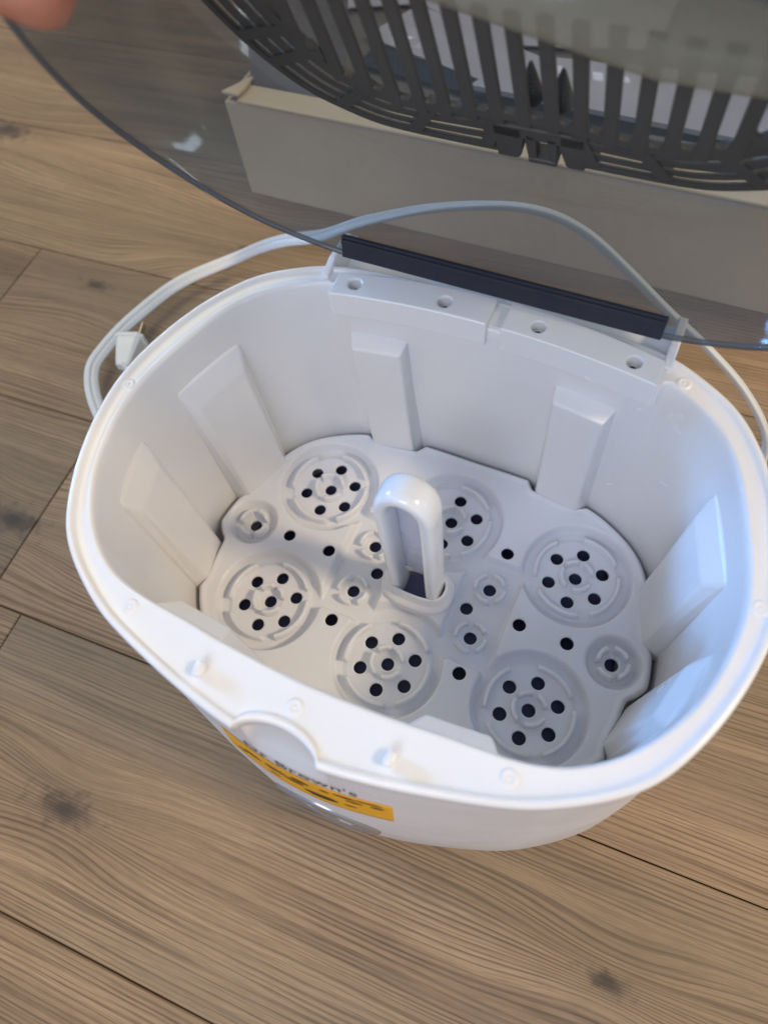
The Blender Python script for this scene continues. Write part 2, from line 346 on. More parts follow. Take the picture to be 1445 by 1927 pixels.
# ribs on the inner wall
def rI(th): return float(np.interp(th, TH, RI, period=2 * PI))
def wallpt(th): r = rI(th); return Vector((r * math.cos(th), CY + r * math.sin(th), 0))
def th_of(x, y): return math.atan2(y - CY, x)
def rib(p0, p1, ztop, pb=0.0090, pt=0.0075, slope=0.010, side=0.0045):
    a, b = Vector((*p0, 0)), Vector((*p1, 0))
    ta, tb = th_of(*p0), th_of(*p1)
    a, b = wallpt(ta), wallpt(tb)
    t = (b - a).normalized(); n = Vector((-t.y, t.x, 0))
    mid = (a + b) / 2
    if n.dot(Vector((0, CY, 0)) - mid) < 0: n = -n
    # sagitta of the curved wall behind the chord
    mw = wallpt(math.atan2(mid.y - CY, mid.x)); sag = max(0, (mid - mw).dot(n))
    bm = bmesh.new(); W = (b - a).length
    def q(s, d, z): return bm.verts.new(a + t * s + n * d + Vector((0, 0, z)))
    zb = -0.004
    bk = -0.002 - sag
    pb2 = max(pb - sag * 0.6, 0.005); pt2 = max(pt - sag * 0.6, 0.003)
    B = [q(0, bk, zb), q(W, bk, zb), q(W - side, pb2, zb), q(side, pb2, zb)]
    T = [q(0, bk, ztop), q(W, bk, ztop), q(W, 0, ztop - 0.001), q(W - side, pt2, ztop - slope), q(side, pt2, ztop - slope), q(0, 0, ztop - 0.001)]
    B2 = [B[0], B[1], q(W, 0, zb), B[2], B[3], q(0, 0, zb)]
    bm.faces.new(B2[::-1])
    bm.faces.new([T[0], T[1], T[2], T[5]]); bm.faces.new([T[5], T[2], T[3], T[4]])
    for i in range(6): bm.faces.new((B2[i], B2[(i + 1) % 6], T[(i + 1) % 6], T[i]))
    o = bmobj('inner_rib', bm, M_tub, ster); bevel(o, 0.0018, 4, 12); return o
for s in (1, -1):
    rib((s * 0.0385, 0.094), (s * 0.0735, 0.089), 0.117, pt=0.0150, slope=0.008)
    rib((s * 0.135, 0.012), (s * 0.122, 0.054), 0.117, pt=0.0055, slope=0.016, side=0.006)
    rib((s * 0.138, -0.016), (s * 0.128, -0.052), 0.116, pt=0.0055, slope=0.016, side=0.006)
    rib((s * 0.040, -0.093), (s * 0.075, -0.090), 0.134)

# rim bosses (small dimples) and two latch tabs
for (x, y) in ((-0.079, -0.096), (0.080, -0.096), (0.001, -0.1045), (0.1435, -0.004), (-0.1435, -0.003), (0.094, 0.0865)):
    prof = [(0.0036, 0.1399), (0.0031, 0.1406), (0.0022, 0.1408), (0.0014, 0.1405), (0.0010, 0.1403), (0.0006, 0.1407), (0.0, 0.1409)]
    V = []; F = []; m = 20
    for (r, z) in prof[:-1]:
        for i in range(m): V.append((x + r * math.cos(2 * PI * i / m), y + r * math.sin(2 * PI * i / m), z))
    V.append((x, y, prof[-1][1])); k = len(prof) - 1
    for a in range(k - 1):
        for i in range(m): F.append((a * m + i, a * m + (i + 1) % m, (a + 1) * m + (i + 1) % m, (a + 1) * m + i))
    for i in range(m): F.append(((k - 1) * m + i, (k - 1) * m + (i + 1) % m, k * m))
    pymesh('rim_boss', V, F, M_tub, ster)
for s, yaw in ((-1, -0.16), (1, 0.16)):
    bm = bmesh.new(); Mx = Matrix.Translation((s * 0.0395 + 0.001, -0.1068, 0.1395)) @ Matrix.Rotation(yaw * -1, 4, 'Z')
    prism_bm(bm, [(-0.0016, -0.0028), (0.0014, -0.0030), (0.0022, 0.0), (0.0014, 0.0030), (-0.0016, 0.0028)], 0, 0.0052, Mx)
    bevel(bmobj('latch_tab', bm, M_tub, ster, True), 0.0009, 3)

# hinge mount: two screwed blocks, back bracket
def strip_block(x0, x1, yf, yb, z0, z1, n=24):
    bm = bmesh.new(); poly = []
    for i in range(n + 1):
        x = x0 + (x1 - x0) * i / n; poly.append((x, yf(x)))
    for i in range(n + 1):
        x = x1 + (x0 - x1) * i / n; poly.append((x, yb(x)))
    prism_bm(bm, poly, z0, z1); return bm
yf = lambda x: 0.0838 - 1.15 * (x - 0.003) ** 2
yb = lambda x: 0.1005 - 1.5 * (x - 0.003) ** 2
SCREWS = [(-0.065, 0.0865), (-0.0195, 0.0905), (0.0265, 0.0905), (0.0715, 0.0855)]
def with_holes(o, holes, z0, z1, r):
    bmc = bmesh.new()
    for (x, y) in holes: prism_bm(bmc, circ(r, 28, cx=x, cy=y), z0, z1)
    mc = bpy.data.meshes.new('c'); bmesh.ops.recalc_face_normals(bmc, faces=bmc.faces); bmc.to_mesh(mc); bmc.free()
    oc = bpy.data.objects.new('c', mc); col.objects.link(oc)
    md = o.modifiers.new('b', 'BOOLEAN'); md.object = oc; md.operation = 'DIFFERENCE'; md.solver = 'EXACT'
    bpy.context.view_layer.update(); dg = bpy.context.evaluated_depsgraph_get()
    me = bpy.data.meshes.new_from_object(o.evaluated_get(dg)); o.modifiers.clear(); o.data = me
    bpy.data.objects.remove(oc); return o
for (x0, x1) in ((-0.0755, 0.0035), (0.0105, 0.0835)):
    b_ = bmobj('hinge_block', strip_block(x0, x1, yf, yb, 0.131, 0.1462), M_tub, ster)
    b_ = with_holes(b_, [p for p in SCREWS if x0 < p[0] < x1], 0.1335, 0.15, 0.0034)
    bevel(b_, 0.0009, 3, 40)
# web under the blocks, bridging the gap, and step below
bevel(with_holes(bmobj('hinge_web', strip_block(-0.0775, 0.0855, lambda x: yf(x) + 0.0035, lambda x: yb(x) - 0.0006, 0.128, 0.1422), M_tub, ster), SCREWS, 0.1335, 0.15, 0.0035), 0.0006, 2, 60)
for (x, y) in SCREWS:
    V = []; F = []; m = 16
    pr = [(0.0031, 0.1336), (0.0031, 0.1396), (0.0021, 0.1409), (0.0009, 0.1407), (0.0006, 0.1385)]
    for (r, z) in pr:
        for i in range(m):
            rr_ = r * (0.78 if (r < 0.0012 and i % 4 < 2) else 1); V.append((x + rr_ * math.cos(2 * PI * i / m), y + rr_ * math.sin(2 * PI * i / m), z))
    for a in range(len(pr) - 1):
        for i in range(m): F.append((a * m + i, a * m + (i + 1) % m, (a + 1) * m + (i + 1) % m, (a + 1) * m + i))
    F.append(tuple((len(pr) - 1) * m + i for i in range(m)))
    pymesh('screw', V, F, M_screw, ster)
# back bracket
bm = strip_block(-0.083, 0.0865, lambda x: yb(x) + 0.0002, lambda x: 0.1235, 0.100, 0.1330)
bevel(bmobj('hinge_bracket', bm, M_tub, ster), 0.001)
for xx0, xx1 in ((-0.0862, -0.0825), (0.0832, 0.0872)):
    bm = bmesh.new(); prism_bm(bm, [(0.090, 0.100), (0.125, 0.100), (0.125, 0.138), (0.119, 0.1445), (0.100, 0.1455), (0.090, 0.1425)], xx0, xx1, Matrix(((0, 0, 1, 0), (1, 0, 0, 0), (0, 1, 0, 0), (0, 0, 0, 1))))
    bevel(bmobj('hinge_cheek', bm, M_tub, ster), 0.0008)

# front print: brand lettering, amber sticker, dial
def wall_y(x, z):
    th = math.atan2(-1, x / 0.11)
    R = ro_at(z); X = R * CT; Y = CY + R * ST; sel = ST < -0.3
    o = np.argsort(X[sel]); return float(np.interp(x, X[sel][o], Y[sel][o]))
def on_wall(me, zc):
    for v in me.vertices:
        x, z = v.co.x, v.co.y + zc
        v.co = (x, wall_y(x, z) - 0.0003 - max(0, v.co.z), z)
fc = bpy.data.curves.new('t', 'FONT'); fc.body = "Dr Brown's"; fc.size = 0.0108; fc.align_x = 'CENTER'; fc.offset = 0.00002; fc.extrude = 0.00008; fc.space_character = 1.05; fc.resolution_u = 6
fo = bpy.data.objects.new('t', fc); col.objects.link(fo); bpy.context.view_layer.update()
me = bpy.data.meshes.new_from_object(fo.evaluated_get(bpy.context.evaluated_depsgraph_get())); bpy.data.objects.remove(fo)
bm = bmesh.new(); bm.from_mesh(me); bmesh.ops.subdivide_edges(bm, edges=[e for e in bm.edges if e.calc_length() > 0.003], cuts=3); bm.to_mesh(me); bm.free()
for v in me.vertices: v.co.x += 0.0020
on_wall(me, 0.0945); me.materials.clear(); link_mesh('brand_lettering', me, M_ink, ster, False)
def wall_patch(name, x0, x1, z0, z1, d, mat_, nx=50, nz=10, par_=None):
    V = []; F = []
    for k in range(nz + 1):
        for i in range(nx + 1):
            x = x0 + (x1 - x0) * i / nx; z = z0 + (z1 - z0) * k / nz; V.append((x, wall_y(x, z) - d, z))
    for k in range(nz):
        for i in range(nx): a = k * (nx + 1) + i; F.append((a, a + 1, a + nx + 2, a + nx + 1))
    o = pymesh(name, V, F, mat_, par_ or ster); m = o.modifiers.new('s', 'SOLIDIFY'); m.thickness = 0.00012; m.offset = 0; return o
stk = wall_patch('amber_sticker', -0.040, 0.0425, 0.062, 0.0905, 0.0003, M_amber)
def blot(cx, cz, rx, rz, par_, mat_=M_ink2, jag=0.12, d=0.0005):
    V = [(cx, wall_y(cx, cz) - d, cz)]; n = 18
    for i in range(n):
        a = 2 * PI * i / n; f = 1 + random.uniform(-jag, jag)
        x, z = cx + rx * f * math.cos(a), cz + rz * f * math.sin(a); V.append((x, wall_y(x, z) - d, z))
    F = [(0, 1 + i, 1 + (i + 1) % n) for i in range(n)]
    return pymesh('sticker_print', V, F, mat_, par_)
for (cx, cz, rx, rz) in ((0.0325, 0.087, 0.006, 0.0012), (0.022, 0.0865, 0.005, 0.0014), (0.036, 0.082, 0.003, 0.0014), (0.026, 0.0815, 0.004, 0.0012), (0.013, 0.0845, 0.0025, 0.001), (0.0105, 0.072, 0.0085, 0.0032), (0.024, 0.0725, 0.003, 0.001), (0.001, 0.083, 0.0045, 0.0018), (-0.002, 0.078, 0.005, 0.0015), (-0.012, 0.080, 0.0055, 0.002), (-0.024, 0.079, 0.005, 0.002), (-0.013, 0.071, 0.003, 0.001), (-0.031, 0.074, 0.003, 0.0015)):
    blot(cx, cz, rx, rz, stk)
# dial low on the front
V = []; F = []; m = 48
pr = [(0.030, 0.0), (0.030, 0.0014), (0.0285, 0.0022), (0.024, 0.0022), (0.0235, 0.0012), (0.0, 0.0012)]
for (r, d) in pr:
    for i in range(m):
        x = r * math.cos(2 * PI * i / m); z = 0.010 + r * math.sin(2 * PI * i / m); V.append((x + 0.004, wall_y(x + 0.004, z) + 0.0008 - d, z))
for a in range(len(pr) - 1):
    for i in range(m): F.append((a * m + i, a * m + (i + 1) % m, (a + 1) * m + (i + 1) % m, (a + 1) * m + i))
pymesh('control_ring', V, F, M_ring, ster)

# ------------------------------------------------------------------ lid
PH = math.radians(62.0); HY, HZ = 0.1006, 0.148; LS = 0.986
Sv = Vector((0, -math.cos(PH), math.sin(PH))); Wv = Vector((0, math.sin(PH), math.cos(PH))); Ov = Vector((0, HY, HZ))
ML = Matrix(((1, Sv.x, Wv.x, Ov.x), (0, Sv.y, Wv.y, Ov.y), (0, Sv.z, Wv.z, Ov.z), (0, 0, 0, 1)))   # lid local (x, s, w)
def lring(R, w, off=0.0, cs=None):
    x = (R + off) * CT * LS; y = CY + (R + off) * ST; s = np.maximum((HY - y) * LS, 0.0018)
    P = np.stack([x, s, np.full_like(x, w)], 1)
    A = np.array([[ML[i][j] for j in range(4)] for i in range(3)])
    return P @ A[:, :3].T + A[:, 3]
lid_rings = [lring(RO, -0.0005, -0.0022), lring(RO, -0.0005, 0.0), lring(RO, 0.0015, 0.0004), lring(RO, 0.005, -0.0002)]
for wv, of in ((0.012, -0.0008), (0.03, -0.002), (0.06, -0.0045), (0.085, -0.008), (0.10, -0.013), (0.108, -0.021), (0.1115, -0.034), (0.112, -0.05)): lid_rings.append(lring(RO, wv, of))
lid_in = []
for wv, of in ((0.1100, -0.05), (0.1095, -0.035), (0.106, -0.023), (0.0985, -0.0153), (0.0845, -0.0102), (0.06, -0.0067), (0.03, -0.0042), (0.012, -0.003), (0.004, -0.0026)): lid_in.append(lring(RO, wv, of))
lid = loft('lid', lid_rings + [lring(RO * 0.02, 0.112)], M_lid, ster, False, True)
# rolled rim bead: thicker tinted plastic
P0 = lring(RO, 0.0004, -0.0012)
V = []; F = []; m = 8; n = len(P0)
for k in range(m):
    a = 2 * PI * k / m; V.append(lring(RO, 0.0008 + 0.0012 * math.sin(a), -0.0008 + 0.0009 * math.cos(a)))
V = np.concatenate(V); i = np.arange(n); i = i[~((ST > 0) & (np.abs(RO * CT) < 0.079))]; j = (i + 1) % n
for k in range(m):
    k2 = (k + 1) % m; F += np.stack([k * n + i, k * n + j, k2 * n + j, k2 * n + i], 1).tolist()
pymesh('lid_rim', V, F, M_lidrim, lid)
# hinge barrel (dark) along the back edge of the lid
bm = bmesh.new(); MB_ = Matrix.Translation((0, 0.0992, 0.1556)) @ Matrix.Rotation(math.radians(-12), 4, 'X')
box_bm(bm, -0.0765, 0.0785, -0.0013, 0.0013, -0.0056, 0.0056, MB_); box_bm(bm, -0.0762, 0.0782, -0.0024, -0.0012, 0.0018, 0.0044, MB_); bevel(bmobj('hinge_strip', bm, M_navy, lid), 0.0006)

# ------------------------------------------------------------------ slotted basket nested in the lid
bk = empty('parts_basket', tuple(ML @ Vector((0, 0.11, 0.062))))
tag(bk, 'dark grey slotted parts basket seated inside the raised smoky lid', 'basket')
WB = 0.060
# outline of basket in (x,s): inset of lid outline
X0 = (RO - 0.0165) * CT * LS; S0 = (HY - (CY + (RO - 0.0165) * ST)) * LS
OUT = np.stack([X0, S0], 1)
cen = np.array([0, 0.1075])
def inset(d):
    v = OUT - cen; r = np.hypot(v[:, 0], v[:, 1])[:, None]; return cen + v * (r - d) / r
def band(name, d0, d1, w0, w1, keep, mat_=None, parent=bk):
    """part of a strip between two insets; keep(x,s)->bool"""
    A = inset(d0); B = inset(d1); n = len(A); idx = [i for i in range(n) if keep(A[i][0], A[i][1])]
    # contiguous runs
    runs = []; cur = []
    for i in range(n * 2):
        k = i % n
        if keep(A[k][0], A[k][1]): cur.append(k)
        else:
            if cur: runs.append(cur)
            cur = []
        if i >= n and not cur: break
    if cur: runs.append(cur[:n])
    seen = set(); outs = []
    for r in runs:
        key = r[len(r) // 2]
        if key in seen or len(r) < 3: continue
        seen.update(r)
        r = r[::2] if len(r) > 8 else r
        V = []; F = []
        closed = len(r) >= n // 2 - 1
        for k in r:
            for (p, w_) in ((A[k], w0), (B[k], w0), (B[k], w1), (A[k], w1)): V.append(ML @ Vector((p[0], p[1], w_)))
        for i in range(len(r) - 1):
            a = i * 4
            for q in range(4): F.append((a + q, a + (q + 1) % 4, a + 4 + (q + 1) % 4, a + 4 + q))
        if closed:
            a = (len(r) - 1) * 4
            for q in range(4): F.append((a + q, a + (q + 1) % 4, (q + 1) % 4, q))
        else: F.append((3, 2, 1, 0)); a = (len(r) - 1) * 4; F.append((a, a + 1, a + 2, a + 3))
        outs.append(pymesh(name, V, F, mat_ or M_dark, parent, False))
    return outs
SMAX = 0.23
# rails with slits between them, interrupted around the middle catch (x about 0)
low = lambda x, s: s < 0.115 and not (-0.0165 < x < 0.023)
for d0, d1 in ((0.0, 0.0026), (0.0054, 0.0104), (0.0132, 0.0184), (0.0212, 0.0275)):
    band('rail', d0, d1, WB - 0.0003, WB + 0.0004, low)
band('outer_lip', -0.0022, 0.0012, WB - 0.0010, WB + 0.0012, lambda x, s: not (-0.0165 < x < 0.023))
# cross webs between the rails
A = inset(0.0012); B = inset(0.0290)
seg = 0.0
cum = np.concatenate([[0], np.cumsum(np.hypot(*(np.diff(A, axis=0).T)))])
lastx = None
cand = []
for x in (-0.0205, -0.0565, -0.0905, -0.1150, 0.027, 0.058, 0.094, 0.118):
    ks = [k for k in range(NT) if A[k][1] < 0.08]
    k = min(ks, key=lambda q: abs(A[q][0] - x)); cand.append(k)
for sgn in (1, -1):
    for sv in (0.065, 0.097):
        ks = [k for k in range(NT) if A[k][0] * sgn > 0.06]
        cand.append(min(ks, key=lambda q: abs(A[q][1] - sv)))
for k in cand:
    a, b = A[k], B[k]; t = (b - a) / np.hypot(*(b - a)); nn = np.array([-t[1], t[0]]) * 0.0030
    bm = bmesh.new(); prism_bm(bm, [tuple(a - nn), tuple(b - nn), tuple(b + nn), tuple(a + nn)], WB - 0.0012, WB + 0.0030, ML)
    bmobj('cross_web', bm, M_dark, bk)
# long slats of the slotted panel
SL0, SL1 = 0.0355, 0.084
def inside(x, s, d):
    th = math.atan2((CY + (HY - s / LS - CY)) - CY, x / LS)
    v = OUT - cen; a = np.arctan2(v[:, 1], v[:, 0]); r = np.hypot(v[:, 0], v[:, 1]); o = np.argsort(a)
    q = math.atan2(s - cen[1], x - cen[0]); return math.hypot(x - cen[0], s - cen[1]) < np.interp(q, a[o], r[o], period=2 * PI) - d
pitch = 0.01165; sw = 0.0058
def sstart(x):   # inner edge of the solid band at this x
    s = 0.02
    while s < 0.12 and not inside(x, s, 0.0275): s += 0.0005
    return s
slx = [0.0045 + pitch * k for k in range(-10, 10)]
for xc in slx:      # xc = slot centre ; slat to the right of it
    xa, xb = xc + sw / 2, xc + pitch - sw / 2
    s0 = sstart((xa + xb) / 2) - 0.004
    if s0 > 0.10: continue
    lean = -0.00 if xc > 0 else 0.10 * min(1, -xc / 0.1)
    L1 = 0.104
    bm = bmesh.new(); dx = lean * (L1 - s0)
    prism_bm(bm, [(xa, s0), (xb, s0), (xb + dx, L1), (xa + dx, L1)], WB - 0.0024, WB - 0.0003, ML)
    bevel(bmobj('slat', bm, M_dark, bk), 0.0007)
# solid band between rails and slots with rounded slot ends
band('slot_sill', 0.0262, 0.0310, WB - 0.0020, WB + 0.0014, lambda x, s: s < 0.115)
for xc in slx:
    s0 = max(sstart(xc - sw / 2), sstart(xc + sw / 2))
    if s0 > 0.10: continue
    n = 8; poly = [(xc - sw / 2 - 0.0012, s0 - 0.001), (xc + sw / 2 + 0.0012, s0 - 0.001), (xc + sw / 2 + 0.0012, s0 + 0.0062)]
    for i in range(n + 1):
        a = -PI * i / n; poly.append((xc + sw / 2 * math.cos(a), s0 + 0.0062 + (sw / 2) * math.sin(a)))
    poly.append((xc - sw / 2 - 0.0012, s0 + 0.0062))
    bm = bmesh.new(); prism_bm(bm, poly, WB - 0.0022, WB - 0.0006, ML); bmobj('slot_end', bm, M_dark, bk)
# middle catch: U-shaped piece with two V gaps
bm = bmesh.new(); prism_bm(bm, [(-0.0165, 0.0085), (-0.0075, 0.0085), (-0.0055, 0.0105), (-0.0035, 0.024), (-0.0035, 0.034), (-0.0165, 0.034)], WB - 0.0014, WB + 0.006, ML); bevel(bmobj('catch_side', bm, M_dark, bk), 0.0008)
bm = bmesh.new(); prism_bm(bm, [(0.0165, 0.0085), (0.0235, 0.0085), (0.0235, 0.034), (0.0125, 0.034), (0.0125, 0.024), (0.0150, 0.0100)], WB - 0.0014, WB + 0.006, ML); bevel(bmobj('catch_side', bm, M_dark, bk), 0.0008)
for (xa, xb) in ((-0.0020, 0.0020), (0.0080, 0.0112)):
    bm = bmesh.new(); prism_bm(bm, [(xa, 0.0090), (xb, 0.0090), (xb + 0.0006, 0.030), (xa - 0.001, 0.030)], WB - 0.0014, WB + 0.004, ML); bevel(bmobj('catch_tongue', bm, M_dark, bk), 0.0008)
bm = bmesh.new(); prism_bm(bm, [(-0.0020, 0.0085), (0.0112, 0.0085), (0.0112, 0.0118), (-0.0020, 0.0118)], WB - 0.002, WB + 0.006, ML); bevel(bmobj('catch_foot', bm, M_dark, bk), 0.0008)
bm = bmesh.new(); prism_bm(bm, [(-0.0165, 0.0260), (0.0235, 0.0260), (0.0235, 0.0345), (-0.0165, 0.0345)], WB - 0.0014, WB + 0.002, ML); bevel(bmobj('catch_bridge', bm, M_dark, bk), 0.0008)
# floor beyond the slots: rounded translucent shoulder and panel
sh = []
prof = [(0.092, WB - 0.001), (0.090, WB - 0.008), (0.0925, WB - 0.0145), (0.098, WB - 0.017), (0.106, WB - 0.0165), (0.112, WB - 0.012), (0.120, WB - 0.0095), (0.165, WB - 0.009), (0.196, WB - 0.009), (0.197, WB - 0.003), (0.10, WB - 0.001)]
V = []; F = []; xs = np.linspace(-0.128, 0.128, 60); m = len(prof)
for x in xs:
    f = max(0.2, 1 - (abs(x) / 0.128) ** 4 * 0.8)
    for (s, w_) in prof:
        ss = 0.010 + 0.106 + (s - 0.106) * (f if s > 0.106 else 1) + (0.0240 * (1 - x / 0.05) if x < 0.05 and s < 0.115 else 0) * 0.6
        V.append(ML @ Vector((x, ss, w_)))
for i in range(len(xs) - 1):
    for q in range(m): a = i * m + q; b = i * m + (q + 1) % m; F.append((a, b, b + m, a + m))
F.append(tuple(range(m))); F.append(tuple((len(xs) - 1) * m + q for q in range(m))[::-1])
pymesh('floor_panel', V, F, M_olive, bk)

# ------------------------------------------------------------------ drainer tray (height field with real holes)
tray = empty('drainer_tray', (0, 0, 0))
tag(tray, 'white drainer tray with ringed bottle seats and round holes lying inside the tub', 'tray')
BIG = [(-.082, .0418), (0, .0489), (.082, .0418), (-.082, -.0418), (0, -.0489), (.082, -.0418)]
SML = [(-.1158, 0), (.1158, 0)]
KS = [(-.0379, .016), (-.0379, -.016), (.0379, .016), (.0379, -.016)]
ISL = [(-.0893, 0), (.0893, 0), (-.0614, 0), (.0614, 0), (-.0402, .0392), (.0402, .0392), (-.0402, -.0392), (.0402, -.0392)]
HR = 0.0038
holes = [(x, y, HR) for x, y in BIG + SML + KS + ISL] + [(-.0293, 0, HR), (.0293, 0, HR)]
PHI0 = 2.6209
for (x, y) in BIG:
    for j in range(6): a = PHI0 - j * PI / 3; holes.append((x + .016 * math.cos(a), y + .016 * math.sin(a), HR))
holes = [h for h in holes]
PLH = 0.0076
def smin(a, b, k=0.006):
    h = np.clip(0.5 + 0.5 * (b - a) / k, 0, 1); return b * (1 - h) + a * h - k * h * (1 - h)
def sstep(a, b, x): t = np.clip((x - a) / (b - a), 0, 1); return t * t * (3 - 2 * t)
def rbox(X, Y, hx, hy, r):
    qx = np.abs(X) - hx + r; qy = np.abs(Y) - hy + r
    return np.hypot(np.maximum(qx, 0), np.maximum(qy, 0)) + np.minimum(np.maximum(qx, qy), 0) - r
def height(X, Y):
    d = rbox(X, Y, 0.0555 - 0.0, 0.0345, 0.004)
    for (x, y) in BIG: d = smin(d, np.hypot(X - x, Y - y) - 0.0325, 0.003)
    dS = np.minimum(np.hypot(X - SML[0][0], Y), np.hypot(X - SML[1][0], Y)) - 0.0158
    z = (PLH + 0.0008) * sstep(-0.0026, 0.0003, d) 
    zs = PLH * sstep(-0.0040, 0.0004, dS) + (1 - sstep(-0.004, 0.0004, dS)) * 0.0005
    z = np.minimum(z, zs)
    # shallow inner seat step inside each big ring
    for (x, y) in BIG:
        r = np.hypot(X - x, Y - y)
        z = z + 0.0014 * (1 - sstep(0.0235, 0.0265, r)) * (r < 0.03) - 0.0006 * (1 - sstep(0.006, 0.008, r)) * (r < 0.03)
    # centre pad for the handle collar : cushion square with concave sides
    dp = np.maximum(rbox(X, Y, 0.0215, 0.0225, 0.003), -(np.minimum(np.hypot(X, Y - 0.0489), np.hypot(X, Y + 0.0489)) - 0.0345))
    z = np.maximum(z, 0.0072 * (1 - sstep(-0.0022, 0.0014, dp)))
    # soft outer lip
    return z
TP = [(0, 95.5), (26, 95.2), (33, 93.8), (38.5, 87.5), (42, 86), (66, 83.2), (72, 85.5), (79, 88), (96, 85.5), (110, 78.5), (120, 67), (125.5, 58), (126.5, 53), (125, 46), (126.5, 30), (128, 21), (133, 12), (136.5, 4), (136.5, -5), (132, -13), (127.5, -18), (126.5, -30), (124.5, -45), (125.5, -54), (121, -66), (110, -77), (96, -84.5), (79, -87), (72, -84.5), (66, -82.5), (42, -84.5), (38.5, -86), (33, -92), (26, -93.2), (0, -93.5)]
_, RT = polar(TP, sm=4)
RT = np.minimum(RT + 0.0002, RI - 0.0028)
g = 0.00075
xs = np.arange(-0.1395, 0.1395 + g / 2, g); ys = np.arange(-0.098, 0.098 + g / 2, g)
X, Y = np.meshgrid(xs, ys); nx, ny = len(xs), len(ys)
px_, py_ = X.ravel().copy(), Y.ravel().copy()
def rt_at(x, y): return np.interp(np.arctan2(y - CY, x), TH, RT, period=2 * PI)
dout = np.hypot(px_, py_ - CY) - rt_at(px_, py_)
kill = dout > 0.35 * g
fixh = {}
for (hx, hy, hr) in holes:
    d = np.hypot(px_ - hx, py_ - hy)
    kill |= d < hr - 0.4 * g
# slot in the collar for the handle is left closed (the handle stands in it)
idx = np.arange(nx * ny).reshape(ny, nx)
Q = np.stack([idx[:-1, :-1], idx[:-1, 1:], idx[1:, 1:], idx[1:, :-1]], -1).reshape(-1, 4)
Q = Q[~kill[Q].any(1)]
# boundary edges
E = np.concatenate([Q[:, [0, 1]], Q[:, [1, 2]], Q[:, [2, 3]], Q[:, [3, 0]]])
Es = np.sort(E, 1); key = Es[:, 0].astype(np.int64) * (nx * ny) + Es[:, 1]
_, inv, cnt = np.unique(key, return_inverse=True, return_counts=True)
BE = E[cnt[inv] == 1]
bv = np.unique(BE)
isout = np.array([min(math.hypot(px_[q] - h[0], py_[q] - h[1]) - h[2] for h in holes) > 2 * g for q in bv])
bo = bv[isout]; r = rt_at(px_[bo], py_[bo]); a = np.arctan2(py_[bo] - CY, px_[bo]); px_[bo] = r * np.cos(a); py_[bo] = CY + r * np.sin(a)
bi = bv[~isout]
H = np.array(holes)
D = np.hypot(px_[bi][:, None] - H[None, :, 0], py_[bi][:, None] - H[None, :, 1]); k = D.argmin(1)
dx, dy = px_[bi] - H[k, 0], py_[bi] - H[k, 1]; dd = np.hypot(dx, dy); px_[bi] = H[k, 0] + dx / dd * H[k, 2]; py_[bi] = H[k, 1] + dy / dd * H[k, 2]
Z = height(px_, py_)
de = -(np.hypot(px_, py_ - CY) - rt_at(px_, py_))
Z = Z + 0.0010 * sstep(0.0055, 0.0025, de) * 1.0 - 0.0022 * sstep(0.0018, 0.0, de)
base = np.stack([px_, py_, Z], 1)
used = np.unique(Q); remap = -np.ones(nx * ny, int); remap[used] = np.arange(len(used))
V = base[used]; Q = remap[Q]; BE = remap[BE]
sk = np.unique(BE); m2 = -np.ones(len(V), int); m2[sk] = np.arange(len(sk))
low_ = V[sk].copy()
isO = np.isin(used[sk], bo)
low_[:, 2] = np.where(isO, -0.0035, low_[:, 2] - 0.0016)
mid_ = V[sk].copy(); mid_[:, 2] -= np.where(isO, 0.0012, 0.0003)
n0 = len(V)
cx = np.where(isO, 1.0, 0.0)
ca_ = np.arctan2(mid_[:, 1] - CY, mid_[:, 0]); mid_[:, 0] += cx * 0.0006 * np.cos(ca_); mid_[:, 1] += cx * 0.0006 * np.sin(ca_)
low_[:, 0] += cx * 0.0004 * np.cos(ca_); low_[:, 1] += cx * 0.0004 * np.sin(ca_)
V = np.concatenate([V, mid_, low_]); ns = len(sk)
F1 = np.stack([BE[:, 1], BE[:, 0], n0 + m2[BE[:, 0]], n0 + m2[BE[:, 1]]], 1)
F2 = np.stack([n0 + m2[BE[:, 1]], n0 + m2[BE[:, 0]], n0 + ns + m2[BE[:, 0]], n0 + ns + m2[BE[:, 1]]], 1)
FF = np.concatenate([Q, F1, F2])
me = bpy.data.meshes.new('tray_plate'); me.vertices.add(len(V)); me.vertices.foreach_set('co', V.ravel())
me.loops.add(FF.size); me.loops.foreach_set('vertex_index', FF.ravel().astype(np.int32))
me.polygons.add(len(FF)); me.polygons.foreach_set('loop_start', np.arange(0, FF.size, 4, dtype=np.int32)); me.update(calc_edges=True); me.validate()
plate = link_mesh('tray_plate', me, M_tray, tray)

